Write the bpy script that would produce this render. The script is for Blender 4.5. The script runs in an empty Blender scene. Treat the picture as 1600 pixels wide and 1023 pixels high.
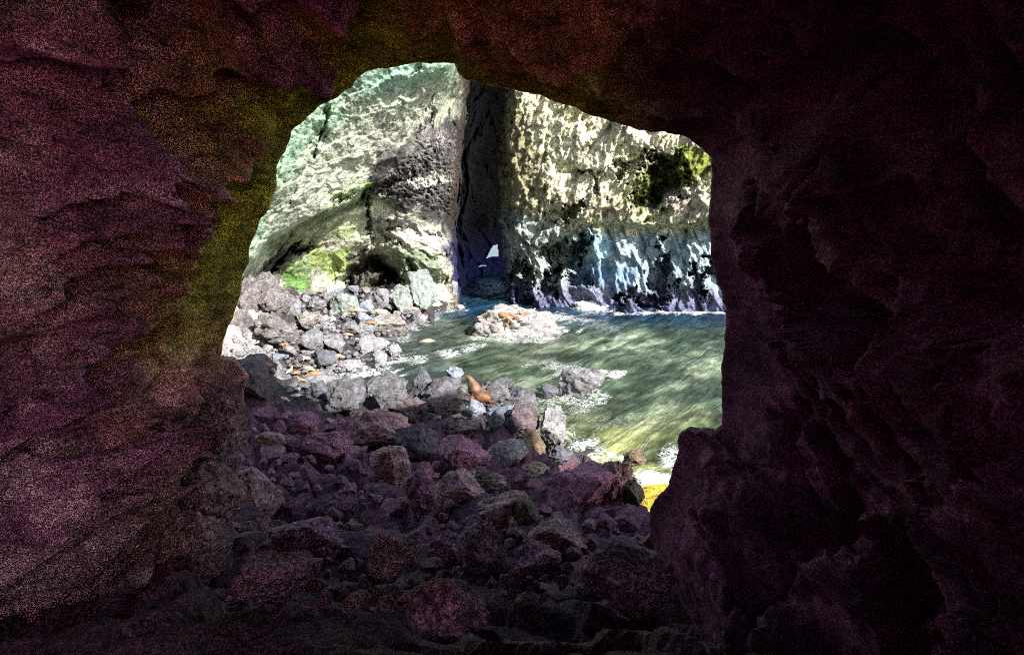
import bpy, bmesh, math, random
import numpy as np
from mathutils import Vector, Matrix, Euler

random.seed(7); RS = np.random.RandomState(11)
S = bpy.context.scene
COL = S.collection
F = 1081.0; PITCH = math.radians(10.0); CAM = np.array([0.0, 0.0, 12.0])
FW = np.array([0, math.cos(PITCH), -math.sin(PITCH)]); UP = np.array([0, math.sin(PITCH), math.cos(PITCH)])

# ------------------------------------------------------------------ helpers
def ray(px, py):
    px = np.asarray(px, float); py = np.asarray(py, float)
    return (np.stack([(px-800)/F, 0*px, 0*px], -1) + FW + ((511.5-py)/F)[..., None]*UP)
def at(px, py, Y):
    r = ray(px, py); return CAM + r*(np.asarray(Y, float)/r[..., 1])[..., None]
def sea(px, py):
    r = ray(px, py); return CAM + r*(-12.0/r[..., 2])[..., None]

def hsh(ix, iy, iz, seed):
    h = (ix.astype(np.uint32)*np.uint32(374761393) + iy.astype(np.uint32)*np.uint32(668265263)
         + iz.astype(np.uint32)*np.uint32(2246822519) + np.uint32(seed)*np.uint32(3266489917))
    h = (h ^ (h >> np.uint32(13)))*np.uint32(1274126177); h ^= h >> np.uint32(16)
    h = h*np.uint32(2654435761); h ^= h >> np.uint32(15)
    return h
def gn(p, seed=0):
    i = np.floor(p).astype(np.int64); f = p - i; u = f*f*f*(f*(f*6-15)+10)
    out = np.zeros(p.shape[:-1])
    for dx in (0, 1):
        for dy in (0, 1):
            for dz in (0, 1):
                h = hsh(i[..., 0]+dx, i[..., 1]+dy, i[..., 2]+dz, seed)
                g0 = (h & np.uint32(1023))/511.5-1; g1 = ((h >> np.uint32(10)) & np.uint32(1023))/511.5-1
                g2 = ((h >> np.uint32(20)) & np.uint32(1023))/511.5-1
                d = g0*(f[..., 0]-dx)+g1*(f[..., 1]-dy)+g2*(f[..., 2]-dz)
                w = (u[..., 0] if dx else 1-u[..., 0])*(u[..., 1] if dy else 1-u[..., 1])*(u[..., 2] if dz else 1-u[..., 2])
                out += d*w
    return out
def fbm(p, o=4, seed=0, gain=.5):
    a = 1.; s = np.zeros(p.shape[:-1])
    for k in range(o): s += a*gn(p*2.03**k+17.3*k, seed+k); a *= gain
    return s
def ridged(p, o=4, seed=0, gain=.5):
    a = 1.; s = np.zeros(p.shape[:-1])
    for k in range(o): s += a*(1-2*np.abs(gn(p*2.03**k+9.1*k, seed+k))-.6); a *= gain
    return s
def facet(p, seed=0, tilt=1.0):
    """fractured rock: every cell of a cellular pattern is a tilted, offset plane"""
    i = np.floor(p).astype(np.int64)
    best = np.full(p.shape[:-1], 9.); sec = best.copy(); val = np.zeros_like(best); val2 = np.zeros_like(best)
    for dx in (-1, 0, 1):
        for dy in (-1, 0, 1):
            for dz in (-1, 0, 1):
                cx, cy, cz = i[..., 0]+dx, i[..., 1]+dy, i[..., 2]+dz
                h = hsh(cx, cy, cz, seed); h2 = hsh(cx, cy, cz, seed+91)
                q = [(h & np.uint32(1023))/1023., ((h >> np.uint32(10)) & np.uint32(1023))/1023., ((h >> np.uint32(20)) & np.uint32(1023))/1023.]
                g = [(h2 & np.uint32(1023))/511.5-1, ((h2 >> np.uint32(10)) & np.uint32(1023))/511.5-1, ((h2 >> np.uint32(20)) & np.uint32(1023))/511.5-1]
                ex, ey, ez = p[..., 0]-cx-q[0], p[..., 1]-cy-q[1], p[..., 2]-cz-q[2]
                d = ex*ex+ey*ey+ez*ez
                v = (g[0]*ex+g[1]*ey+g[2]*ez)*tilt + (g[0]+g[1])*.25
                m = d < best; m2 = (~m) & (d < sec)
                sec = np.where(m, best, np.where(m2, d, sec)); val2 = np.where(m, val, np.where(m2, v, val2))
                best = np.where(m, d, best); val = np.where(m, v, val)
    e = np.sqrt(sec)-np.sqrt(best); t = np.clip(e/.12, 0, 1)
    crack = -np.clip(1-e/.09, 0, 1)*.22
    return val*(.5+.5*t)+val2*(.5-.5*t)+crack
def sstep(x, a, b):
    t = np.clip((x-a)/(b-a), 0, 1); return t*t*(3-2*t)
def rbf(pts, vals, q, smooth=1e-6):
    pts = np.array(pts, float); vals = np.array(vals, float)
    d = np.linalg.norm(pts[:, None]-pts[None], axis=-1)+np.eye(len(pts))*smooth
    A = np.block([[d, np.ones((len(pts), 1))], [np.ones((1, len(pts))), np.zeros((1, 1))]])
    w = np.linalg.solve(A, np.append(vals, 0))
    out = np.full(q.shape[:-1], w[-1])
    for k in range(len(pts)): out += w[k]*np.sqrt(((q-pts[k])**2).sum(-1)+1e-9)
    return out
def polydist(x, y, poly, closed=True):
    """signed distance, positive inside"""
    n = len(poly); best = np.full(x.shape, 1e9); ins = np.zeros(x.shape, bool)
    for k in range(n if closed else n-1):
        x0, y0 = poly[k]; x1, y1 = poly[(k+1) % n]
        ex, ey = x1-x0, y1-y0; t = np.clip(((x-x0)*ex+(y-y0)*ey)/(ex*ex+ey*ey+1e-9), 0, 1)
        best = np.minimum(best, (x-x0-t*ex)**2+(y-y0-t*ey)**2)
        if closed and y0 != y1:
            c = ((y0 > y) != (y1 > y)) & (x < (x1-x0)*(y-y0)/(y1-y0)+x0); ins ^= c
    d = np.sqrt(best); return np.where(ins, d, -d) if closed else d

def mesh_from(name, V, Q, cols=None, smooth=True):
    me = bpy.data.meshes.new(name); V = np.ascontiguousarray(V, np.float32).reshape(-1, 3); Q = np.ascontiguousarray(Q, np.int32)
    k = Q.shape[1]; me.vertices.add(len(V)); me.vertices.foreach_set('co', V.ravel())
    me.loops.add(Q.size); me.loops.foreach_set('vertex_index', Q.ravel())
    me.polygons.add(len(Q)); me.polygons.foreach_set('loop_start', np.arange(0, Q.size, k, dtype=np.int32))
    me.polygons.foreach_set('loop_total', np.full(len(Q), k, np.int32))
    me.polygons.foreach_set('use_smooth', np.full(len(Q), smooth))
    me.update(calc_edges=True); me.validate()
    for nm, c in (cols or {}).items():
        if c.ndim == 1 or c.shape[-1] != 3:
            a = me.attributes.new(nm, 'FLOAT', 'POINT'); a.data.foreach_set('value', np.ascontiguousarray(c, np.float32).ravel())
        else:
            c = c.reshape(-1, 3); a = me.attributes.new(nm, 'FLOAT_COLOR', 'POINT')
            a.data.foreach_set('color', np.concatenate([c, np.ones((len(c), 1))], 1).astype(np.float32).ravel())
    return me
def grid_quads(h, w, wrap=False, keep=None):
    i = np.arange(h*w).reshape(h, w)
    if wrap: i = np.concatenate([i, i[:, :1]], 1)
    q = np.stack([i[:-1, :-1], i[:-1, 1:], i[1:, 1:], i[1:, :-1]], -1).reshape(-1, 4)
    return q if keep is None else q[keep[:-1, :-1].reshape(-1)]
def link(name, me, mat=None, parent=None, loc=None, rot=None):
    o = bpy.data.objects.new(name, me); COL.objects.link(o)
    if mat: me.materials.clear(); me.materials.append(mat)
    if parent: o.parent = parent
    if loc is not None: o.location = [float(v) for v in loc]
    if rot is not None: o.rotation_euler = rot
    return o
def tag(o, label=None, cat=None, group=None, kind=None):
    if label: o['label'] = label
    if cat: o['category'] = cat
    if group: o['group'] = group
    if kind: o['kind'] = kind
    return o

# ------------------------------------------------------------------ materials
def newmat(name):
    m = bpy.data.materials.new(name); m.use_nodes = True; nt = m.node_tree; nt.nodes.clear()
    N = lambda t, **k: mk(nt, t, k)
    out = N('ShaderNodeOutputMaterial'); b = N('ShaderNodeBsdfPrincipled'); nt.links.new(b.outputs[0], out.inputs[0])
    return m, nt, N, b
def mk(nt, t, k):
    n = nt.nodes.new(t)
    for a, v in k.items(): setattr(n, a, v)
    return n
def ramp(nt, N, src, stops):
    r = N('ShaderNodeValToRGB'); e = r.color_ramp.elements
    while len(e) < len(stops): e.new(.5)
    for q, (p, c) in zip(e, stops): q.position = p; q.color = (c, c, c, 1) if isinstance(c, (int, float)) else (*c, 1)
    nt.links.new(src, r.inputs[0]); return r.outputs[0]
def mult(nt, N, a, b, fac=1.0):
    x = N('ShaderNodeMix', data_type='RGBA', blend_type='MULTIPLY'); x.inputs[0].default_value = fac
    nt.links.new(a, x.inputs[6])
    nt.links.new(b, x.inputs[7]); return x.outputs[2]
def noise(nt, N, vec, scale, detail=6, rough=.6):
    n = N('ShaderNodeTexNoise'); n.inputs['Scale'].default_value = scale; n.inputs['Detail'].default_value = detail
    n.inputs['Roughness'].default_value = rough; nt.links.new(vec, n.inputs['Vector']); return n
def rock_mat(name, base=None, scale=1.0, lo=.55, hi=1.5, rough=.75, bump=.6, bdist=.1, grain=0.0, gscale=60, gcol=None, spec=.3):
    m, nt, N, b = newmat(name)
    g = N('ShaderNodeNewGeometry') if base is None else N('ShaderNodeTexCoord')
    vec = g.outputs['Position'] if base is None else g.outputs['Object']
    if base is None:
        c = N('ShaderNodeVertexColor', layer_name='col').outputs['Color']
    else:
        c = N('ShaderNodeRGB'); c.outputs[0].default_value = (*base, 1); c = c.outputs[0]
    n1 = noise(nt, N, vec, 1.3*scale, 8, .68)
    c = mult(nt, N, c, ramp(nt, N, n1.outputs[0], [(.3, lo), (.5, 1.0), (.68, hi)]))
    mm = N('ShaderNodeMapping'); mm.inputs['Rotation'].default_value = (.5, .7, .2); mm.inputs['Scale'].default_value = (1, 1, 4.5)
    nt.links.new(vec, mm.inputs[0])
    n2 = noise(nt, N, mm.outputs[0], 2.4*scale, 7, .7)
    c = mult(nt, N, c, ramp(nt, N, n2.outputs[0], [(.34, .3), (.46, .95), (.58, 1.05), (.7, 1.5)]))
    v = N('ShaderNodeTexVoronoi', feature='DISTANCE_TO_EDGE'); v.inputs['Scale'].default_value = 1.6*scale
    dm = N('ShaderNodeMix', data_type='VECTOR'); dm.inputs[0].default_value = .35
    nt.links.new(vec, dm.inputs[4]); nt.links.new(n1.outputs[1], dm.inputs[5]); nt.links.new(dm.outputs[1], v.inputs['Vector'])
    c = mult(nt, N, c, ramp(nt, N, v.outputs[0], [(0, .3), (.05, 1.0)]), .7)
    if grain > 0:
        gn_ = noise(nt, N, vec, gscale, 2, .8)
        gc = gcol or (2.4, 2.4, 2.4)
        c = mult(nt, N, c, ramp(nt, N, gn_.outputs[0], [(.40, (.05, .05, .05)), (.5, (.8, .8, .8)), (.62, gc)]), grain)
    nt.links.new(c, b.inputs['Base Color'])
    b.inputs['Roughness'].default_value = rough; b.inputs['Specular IOR Level'].default_value = spec
    n3 = noise(nt, N, vec, 5*scale, 10, .72)
    ad = N('ShaderNodeMath', operation='ADD'); nt.links.new(n3.outputs[0], ad.inputs[0]); nt.links.new(n2.outputs[0], ad.inputs[1])
    bp = N('ShaderNodeBump'); bp.inputs['Strength'].default_value = bump; bp.inputs['Distance'].default_value = bdist
    nt.links.new(ad.outputs[0], bp.inputs['Height']); nt.links.new(bp.outputs[0], b.inputs['Normal'])
    return m
M = {}
M['wall'] = rock_mat('cave_wall_rock', None, .8, .5, 1.5, .8, .8, .5)
M['tunnel'] = rock_mat('tunnel_rock', None, 1.5, .35, 1.7, .8, 1.0, .09, grain=.6, gscale=60, gcol=(3.2, 2.4, 3.2))
M['ground'] = rock_mat('ground_rock', None, 1.2, .5, 1.5, .8, .8, .15, grain=.7, gscale=26, gcol=(2.6, 2.2, 2.6))
for nm, c, sp in (('grey', (.25, .245, .265), .3), ('pale', (.36, .35, .37), .3), ('blue', (.27, .30, .37), .4), ('wet', (.13, .13, .16), .6),
              ('brown', (.19, .135, .085), .4), ('tan', (.42, .33, .26), .3), ('teal', (.27, .315, .30), .3), ('warm', (.31, .285, .27), .3)):
    M[nm] = rock_mat('boulder_rock_'+nm, c, 1.5, .4, 1.6, .7, 1.0, .2, spec=sp)
M['crease'] = rock_mat('creased_outcrop_rock', (.34, .31, .31), 1.1, .25, 1.7, .8, 1.0, .6)
M['ridge'] = rock_mat('wet_ridge_rock', (.17, .165, .185), 1.5, .3, 1.8, .6, 1.0, .25, spec=.5)
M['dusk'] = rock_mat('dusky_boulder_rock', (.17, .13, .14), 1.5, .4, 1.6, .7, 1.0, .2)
M['shade'] = rock_mat('shade_tinted_rock', (.34, .155, .20), 1.6, .5, 1.5, .8, .9, .12, grain=.75, gscale=28, gcol=(2.6, 2.1, 2.6))  # purple of the shade put into this rock colour and the next
M['shadewarm'] = rock_mat('shade_tinted_warm_rock', (.46, .27, .26), 1.6, .5, 1.5, .8, .9, .12, grain=.6, gscale=28, gcol=(2.6, 2.1, 2.3))
M['island'] = rock_mat('guano_rock', (.42, .40, .40), 1.8, .25, 1.4, .7, 1.0, .2)
def fur_mat(name, c1, c2):
    m, nt, N, b = newmat(name); t = N('ShaderNodeTexCoord')
    n = noise(nt, N, t.outputs['Object'], 2.2, 4, .6)
    nt.links.new(ramp(nt, N, n.outputs[0], [(.35, c1), (.65, c2)]), b.inputs['Base Color'])
    b.inputs['Roughness'].default_value = .5
    n2 = noise(nt, N, t.outputs['Object'], 30, 3, .6)
    bp = N('ShaderNodeBump'); bp.inputs['Strength'].default_value = .3; bp.inputs['Distance'].default_value = .03
    nt.links.new(n2.outputs[0], bp.inputs['Height']); nt.links.new(bp.outputs[0], b.inputs['Normal']); return m
M['fur'] = fur_mat('golden_fur', (.17, .085, .04), (.33, .19, .10))
M['furpale'] = fur_mat('pale_fur', (.34, .22, .14), (.50, .39, .29))
m, nt, N, b = newmat('bull_fur'); t = N('ShaderNodeTexCoord'); sx_ = N('ShaderNodeSeparateXYZ'); nt.links.new(t.outputs['Object'], sx_.inputs[0])
n = noise(nt, N, t.outputs['Object'], 3.0, 5, .6); ma = N('ShaderNodeMath', operation='MULTIPLY_ADD'); nt.links.new(n.outputs[0], ma.inputs[0]); ma.inputs[1].default_value = .35; sc2 = N('ShaderNodeMath', operation='MULTIPLY'); sc2.inputs[1].default_value = .45; nt.links.new(sx_.outputs[2], sc2.inputs[0]); nt.links.new(sc2.outputs[0], ma.inputs[2])
nt.links.new(ramp(nt, N, ma.outputs[0], [(.25, (.05, .02, .008)), (.38, (.16, .06, .018)), (.52, (.045, .02, .009)), (.62, (.15, .08, .04)), (.9, (.13, .075, .042))]), b.inputs['Base Color']); b.inputs['Roughness'].default_value = .45
n2 = noise(nt, N, t.outputs['Object'], 14, 5, .65); bp = N('ShaderNodeBump'); bp.inputs['Strength'].default_value = .5; bp.inputs['Distance'].default_value = .06
nt.links.new(n2.outputs[0], bp.inputs['Height']); nt.links.new(bp.outputs[0], b.inputs['Normal']); M['furbull'] = m
M['furdark'] = fur_mat('brown_fur', (.14, .06, .03), (.30, .14, .07))

def water_mat():
    m, nt, N, b = newmat('sea_water'); g = N('ShaderNodeNewGeometry'); P = g.outputs['Position']
    mp = N('ShaderNodeMapping'); mp.inputs['Rotation'].default_value = (0, 0, math.radians(57)); mp.inputs['Scale'].default_value = (6, 1, 1)
    nt.links.new(P, mp.inputs[0])
    mp.vector_type = 'TEXTURE'
    n1 = noise(nt, N, mp.outputs[0], 1.1, 7, .66); n1.inputs['Distortion'].default_value = .8
    col = N('ShaderNodeVertexColor', layer_name='col').outputs['Color']
    c = mult(nt, N, col, ramp(nt, N, n1.outputs[0], [(.32, .2), (.48, .9), (.66, 2.2)]))
    n5 = noise(nt, N, P, .45, 5, .6); c = mult(nt, N, c, ramp(nt, N, n5.outputs[0], [(.36, .45), (.5, 1.0), (.64, 1.5)]))
    fo = N('ShaderNodeAttribute', attribute_name='foam').outputs['Fac']
    n2 = noise(nt, N, P, 1.5, 8, .72); n2.inputs['Distortion'].default_value = 1.5
    # foam = foam attribute + web-like noise
    ab = N('ShaderNodeMath', operation='SUBTRACT'); nt.links.new(n2.outputs[0], ab.inputs[0]); ab.inputs[1].default_value = .5
    aa = N('ShaderNodeMath', operation='ABSOLUTE'); nt.links.new(ab.outputs[0], aa.inputs[0])
    mm = N('ShaderNodeMath', operation='MULTIPLY_ADD'); nt.links.new(aa.outputs[0], mm.inputs[0]); mm.inputs[1].default_value = -7.0; mm.inputs[2].default_value = .32
    sm = N('ShaderNodeMath', operation='ADD'); nt.links.new(mm.outputs[0], sm.inputs[0]); nt.links.new(fo, sm.inputs[1])
    f = ramp(nt, N, sm.outputs[0], [(.40, 0.0), (.52, .35), (.80, 1.0)])
    mx = N('ShaderNodeMix', data_type='RGBA'); nt.links.new(f, mx.inputs[0]); nt.links.new(c, mx.inputs[6]); mx.inputs[7].default_value = (.62, .66, .66, 1)
    nt.links.new(mx.outputs[2], b.inputs['Base Color'])
    rr = N('ShaderNodeMapRange'); nt.links.new(f, rr.inputs[0]); rr.inputs[3].default_value = .22; rr.inputs[4].default_value = .9
    nt.links.new(rr.outputs[0], b.inputs['Roughness']); b.inputs['IOR'].default_value = 1.33
    n3 = noise(nt, N, mp.outputs[0], 3.2, 8, .65)
    ad = N('ShaderNodeMath', operation='ADD'); nt.links.new(n3.outputs[0], ad.inputs[0]); nt.links.new(n1.outputs[0], ad.inputs[1])
    bp = N('ShaderNodeBump'); bp.inputs['Strength'].default_value = .8; bp.inputs['Distance'].default_value = .25
    nt.links.new(ad.outputs[0], bp.inputs['Height']); nt.links.new(bp.outputs[0], b.inputs['Normal']); return m
M['water'] = water_mat()
m, nt, N, b = newmat('white_foam'); b.inputs['Base Color'].default_value = (.85, .88, .9, 1); b.inputs['Roughness'].default_value = .9; M['foam'] = m
m, nt, N, b = newmat('dark_metal'); b.inputs['Base Color'].default_value = (.02, .018, .02, 1); b.inputs['Roughness'].default_value = .6; M['metal'] = m

def paint(base, x, y, P, patches, seed=3):
    """stain / moss / wet-rock / painted-shade patches with ragged edges, last one on top"""
    c = np.broadcast_to(np.array(base, float), x.shape+(3,)).copy()
    n = fbm(P/3.0, 5, seed, .6); n2 = fbm(P/.7, 3, seed+5, .6)
    for poly, colr, soft, rag, op in patches:
        d = polydist(x, y, poly) + n*rag*2 + n2*rag*.8
        w = (sstep(d, -soft, soft)*op)[..., None]
        c = c*(1-w)+np.array(colr)*w
    return c

# ------------------------------------------------------------------ ground
gp, gz = [], []
def gpt(px, py, Y):
    p = at(px, py, Y); gp.append([p[0], p[1]]); gz.append(p[2])
for a in [(715, 480), (650, 508), (622, 540), (605, 572), (560, 590), (510, 603), (470, 606), (560, 606), (640, 606), (700, 604), (770, 606), (830, 625),
          (885, 668), (900, 700), (930, 722), (985, 745), (1000, 800), (1030, 800)]:
    p = sea(*a); gp.append([p[0], p[1]]); gz.append(0.05)
for a in [(520, 470, 68), (450, 470, 60), (400, 440, 56), (380, 480, 52), (360, 540, 46), (420, 560, 48), (480, 560, 51), (640, 470, 74), (580, 470, 73), (600, 500, 67), (540, 520, 60),
          (340, 560, 40), (400, 610, 36), (350, 650, 22), (470, 650, 34), (560, 650, 35), (680, 655, 34), (760, 670, 32), (300, 600, 30),
          (600, 700, 26), (720, 720, 25), (830, 740, 24), (450, 720, 20), (600, 760, 16), (750, 780, 16), (880, 790, 17), (400, 800, 11),
          (600, 830, 11), (800, 850, 10), (950, 830, 13), (600, 900, 6.5), (850, 900, 7), (1000, 880, 9), (600, 1000, 3.0), (900, 1000, 3.0), (300, 950, 4), (1100, 950, 6)]:
    gpt(*a)
for (x, y, z) in [(0, 0, 10.1), (0, -10, 10.1), (-4, 0, 10.2), (4, 0, 10.1), (-40, 60, 6), (-40, 30, 8), (-30, 10, 9), (-60, 100, 8), (10, 40, -2.5), (20, 40, -4), (5, 55, -2), (0, 65, -2),
                  (20, 70, -4), (-5, 75, -2), (-3, 100, -2), (30, 25, -4), (14, 24, -3), (60, 60, -6), (60, 0, -4), (11, 29, -1.5), (-12, 47.5, -.6), (-8, 50, -1.5), (-7, 45, -.8), (100, 100, -8)]:
    gp.append([x, y]); gz.append(z)
gp = np.array(gp); gz = np.array(gz)
def gheight(x, y): return rbf(gp, gz, np.stack([np.asarray(x, float), np.asarray(y, float)], -1))
def ghit(px, py, z0=0.0):
    r = ray(px, py); Y = np.linspace(3, 90, 900); P = CAM + r[None]*(Y/r[1])[:, None]
    g = gheight(P[:, 0], P[:, 1]); k = np.argmax(P[:, 2] < np.maximum(g, z0)-1e-3)
    return float(Y[k]) if k > 0 or P[0, 2] < g[0] else 88.0
ys = np.concatenate([np.linspace(-12, 2, 60), 2+np.cumsum(np.linspace(.035, .30, 620)), ]); ys = np.concatenate([ys, np.linspace(ys[-1]+1, 160, 40)])
us = np.linspace(-1.0, 1.0, 620)
YY, UU = np.meshgrid(ys, us, indexing='ij'); XX = UU*(7+np.maximum(YY, 0)*.62)
ZZ = gheight(XX, YY); P = np.stack([XX, YY, ZZ], -1)
amp = np.clip((YY+2)/14, .25, 1)
ZZ = ZZ + amp*(.75*facet(P/np.array([1.5, 1.5, 1.5]), 5)+.35*facet(P/.7, 6)+.25*fbm(P/1.2, 4, 8)) - .25
P[..., 2] = ZZ
sh = sstep(YY - (32-.35*XX)+2*fbm(P/2, 3, 4), -2.5, 1.5)   # painted shade: purple on the shaded slope, near-black between the far boulders
nz = fbm(P/2, 4, 4); yglow = sstep(polydist(XX, YY, [tuple(sea(965, 812)[:2]), tuple(sea(1000, 757)[:2]), tuple(sea(1060, 752)[:2]), tuple(sea(1080, 800)[:2]), tuple(sea(1015, 835)[:2])]), -.8, .3)
P[..., 2] = P[..., 2]*(1-yglow)+yglow*(.07+.05*fbm(P/.5, 3, 2)+.05*(28-YY))
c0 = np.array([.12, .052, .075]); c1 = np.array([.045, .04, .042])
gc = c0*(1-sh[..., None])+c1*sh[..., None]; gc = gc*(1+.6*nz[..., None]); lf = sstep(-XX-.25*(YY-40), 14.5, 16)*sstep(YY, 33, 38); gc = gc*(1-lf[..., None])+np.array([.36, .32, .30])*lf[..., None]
yel = yglow
gc = gc*(1-yel[..., None])+(np.array([.50, .37, .035])*(1+.8*fbm(P/.35, 3, 91))[..., None])*yel[..., None]  # yellow glow of the gap painted as ground colour
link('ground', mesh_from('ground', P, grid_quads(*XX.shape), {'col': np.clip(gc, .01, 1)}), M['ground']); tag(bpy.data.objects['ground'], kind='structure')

# ------------------------------------------------------------------ far walls of the cavern
def wallgrid(x0, x1, y0, y1, step):
    a = np.arange(x0, x1, step); b = np.arange(y0, y1, step); PY, PX = np.meshgrid(b, a, indexing='ij'); return PX, PY
# left wall, vault and cleft
PX, PY = wallgrid(120, 830, -420, 540, 1.35)
cp = [(120, 400, 36), (120, 100, 34), (120, -400, 30), (300, -400, 36), (600, -400, 44), (830, -400, 55), (340, 300, 42), (390, 400, 49), (430, 290, 46), (460, 200, 46), (560, 110, 49), (660, 90, 55), (700, 100, 60),
      (722, 160, 80), (700, 250, 76), (600, 200, 60), (500, 300, 56), (540, 240, 56), (440, 360, 54), (520, 322, 61), (580, 296, 66), (650, 296, 71), (700, 310, 78), (735, 60, 84), (740, 250, 92), (735, 350, 92),
      (700, 470, 80), (700, 390, 78), (640, 350, 75), (600, 430, 77), (520, 420, 70), (430, 430, 62), (380, 470, 54), (340, 540, 46), (120, 540, 34), (440, 520, 62), (560, 520, 76), (690, 540, 84)]
Q = np.stack([PX, PY], -1)
D = rbf([c[:2] for c in cp], [c[2] for c in cp], Q)
# undercut below the vault edge
edge = [(100, 480), (380, 428), (396, 412), (425, 372), (455, 352), (500, 338), (540, 322), (572, 300), (640, 312), (720, 318), (860, 330)]
ex = np.array([e[0] for e in edge]); ey = np.array([e[1] for e in edge])
B = at(PX, PY, D); nw = fbm(B/4, 3, 31)*10
eyl = np.interp(PX, ex, ey)+nw
und = sstep(PY-eyl, -2, 7)*(1-sstep(PY-eyl, 60, 150)*.6)
D = D + 3.6*und*(1-sstep(PX, 585, 640))
nf1 = 14*fbm(B/1.6, 4, 35, .6); nf2 = 14*fbm(B/1.6, 4, 36, .6)
# fold line running up the vault and fissures
def fiss(poly, wid, dep):
    global D
    d = polydist(PX+nf1, PY+nf2, poly, False); D = D + dep*np.exp(-(d/wid)**1.3)*sstep(nf1, -9, 2)
fiss([(572, 300), (574, 330), (578, 372)], 4.0, 3.5); fiss([(650, 270), (575, 300), (520, 312)], 5, 1.5)
fiss([(672, 150), (676, 185), (655, 205)], 4, 1.6); fiss([(510, 168), (506, 205), (492, 240)], 4, 1.4)
fiss([(415, 438), (445, 395), (480, 388)], 8, 6.0); fiss([(585, 400), (620, 436), (700, 440)], 5, 2.0)
fiss([(545, 440), (580, 408), (615, 432), (600, 450)], 14, 7)
fiss([(640, 410), (655, 460)], 4, 2.5); fiss([(600, 350), (690, 372)], 4, 1.5); fiss([(590, 360), (640, 395), (700, 400)], 4, 1.0)
# cleft with sea cave at its foot
cl_l = 9*fbm(B/np.array([2.5, 2.5, 4]), 4, 37, .6)+np.interp(PY, [-420, 60, 120, 250, 330, 400, 440, 475, 540], [735, 730, 730, 726, 712, 702, 706, 716, 720])+nw*.8
D = D + 32*sstep(PX, cl_l-16*sstep(PY, 330, 200), cl_l+26+14*sstep(PY, 330, 200))
B = at(PX, PY, D)
Bs = B@np.array([[.9, .1, .42], [0, 1, 0], [-.42, 0, .9]])
mint = sstep(eyl-PY, -4, 6)
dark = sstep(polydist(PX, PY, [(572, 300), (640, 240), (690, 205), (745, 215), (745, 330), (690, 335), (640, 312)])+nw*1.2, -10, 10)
rel = 1.5*fbm(B/11, 3, 1)+.85*facet(Bs/np.array([4.2, 4, 2.4]), 2, 1.1)+.36*facet(Bs/np.array([1.7, 1.6, .8]), 3)+.13*facet(Bs/np.array([.7, .7, .4]), 5)+.22*ridged(Bs/np.array([1.2, 1, .55]), 4, 4)
rel2 = rel*(.75+.0*mint)+dark*(.8*ridged(Bs/np.array([1.4, 1, .35]), 4, 24, .7))
D2 = D - rel2*sstep(PX, 0, 1)
keep = ~((polydist(PX, PY, [(759, 403), (764, 393), (770, 383), (777, 381), (778, 400), (768, 400)]) > 0) | (polydist(PX, PY, [(747, 416), (751, 414), (761, 413), (759, 415)]) > 0)) | (PX < 742)
P = at(PX, PY, D2)
grn = (.37, .58, .39); crm = (.63, .70, .52); wht = (.62, .60, .55)
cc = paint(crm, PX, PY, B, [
    ([(300, 440), (300, 60), (720, 60), (725, 140), (650, 180), (560, 200), (480, 250), (440, 330), (400, 400), (370, 440)], grn, 26, 26, .95),
    ([(540, 110), (640, 95), (700, 110), (660, 150), (600, 170), (540, 165)], (.27, .42, .36), 18, 16, .8),
    ([(560, 160), (700, 130), (730, 160), (640, 230), (520, 290), (440, 350), (420, 340), (480, 260)], (.62, .65, .53), 20, 22, .8),
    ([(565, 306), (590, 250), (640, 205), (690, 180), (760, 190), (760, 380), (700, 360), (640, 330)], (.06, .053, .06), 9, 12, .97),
    ([(570, 210), (690, 196), (700, 218), (640, 238), (590, 240)], (.30, .28, .27), 12, 16, .7),
    ([(635, 280), (690, 270), (705, 285), (650, 292)], (.5, .52, .42), 5, 7, .9),
    ([(420, 375), (520, 330), (575, 302), (572, 318), (520, 345), (450, 385), (410, 420)], (.10, .16, .05), 5, 6, .85),
    ([(520, 300), (575, 285), (575, 300), (520, 325)], (.22, .42, .08), 3, 5, .6),
    ([(440, 380), (530, 340), (570, 345), (560, 380), (480, 400)], (.28, .33, .13), 10, 12, .8),
    ([(480, 380), (570, 370), (700, 385), (700, 440), (480, 440)], (.47, .47, .38), 9, 10, .9),
    ([(585, 335), (640, 340), (715, 380), (700, 395), (590, 368)], (.52, .49, .46), 5, 6, .9),
    ([(600, 378), (690, 395), (690, 440), (620, 440), (600, 400)], (.24, .31, .20), 9, 10, .85),
    ([(430, 420), (480, 395), (485, 460), (440, 470)], (.15, .25, .07), 9, 9, .9),
    ([(440, 430), (455, 425), (475, 440), (468, 462), (450, 458)], (.15, .30, .07), 4, 9, .9),
    ([(486, 395), (545, 390), (552, 410), (535, 445), (520, 448), (500, 430)], (.33, .43, .12), 6, 12, .9),
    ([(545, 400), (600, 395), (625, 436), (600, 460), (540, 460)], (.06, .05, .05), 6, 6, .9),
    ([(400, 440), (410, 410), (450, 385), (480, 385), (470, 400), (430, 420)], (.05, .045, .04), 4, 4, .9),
    ([(340, 560), (370, 450), (400, 425), (440, 440), (450, 560)], (.42, .37, .34), 8, 8, .95),
    ([(690, 60), (720, 100), (722, 200), (705, 330), (700, 400), (708, 480), (860, 540), (860, 0), (740, 0)], (.17, .125, .09), 14, 10, .96),  # this and the next patch paint the cleft's shade into the rock
    ([(742, 0), (742, 330), (718, 350), (708, 400), (716, 480), (860, 540), (860, 0)], (.10, .07, .055), 8, 5, 1),
])
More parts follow.
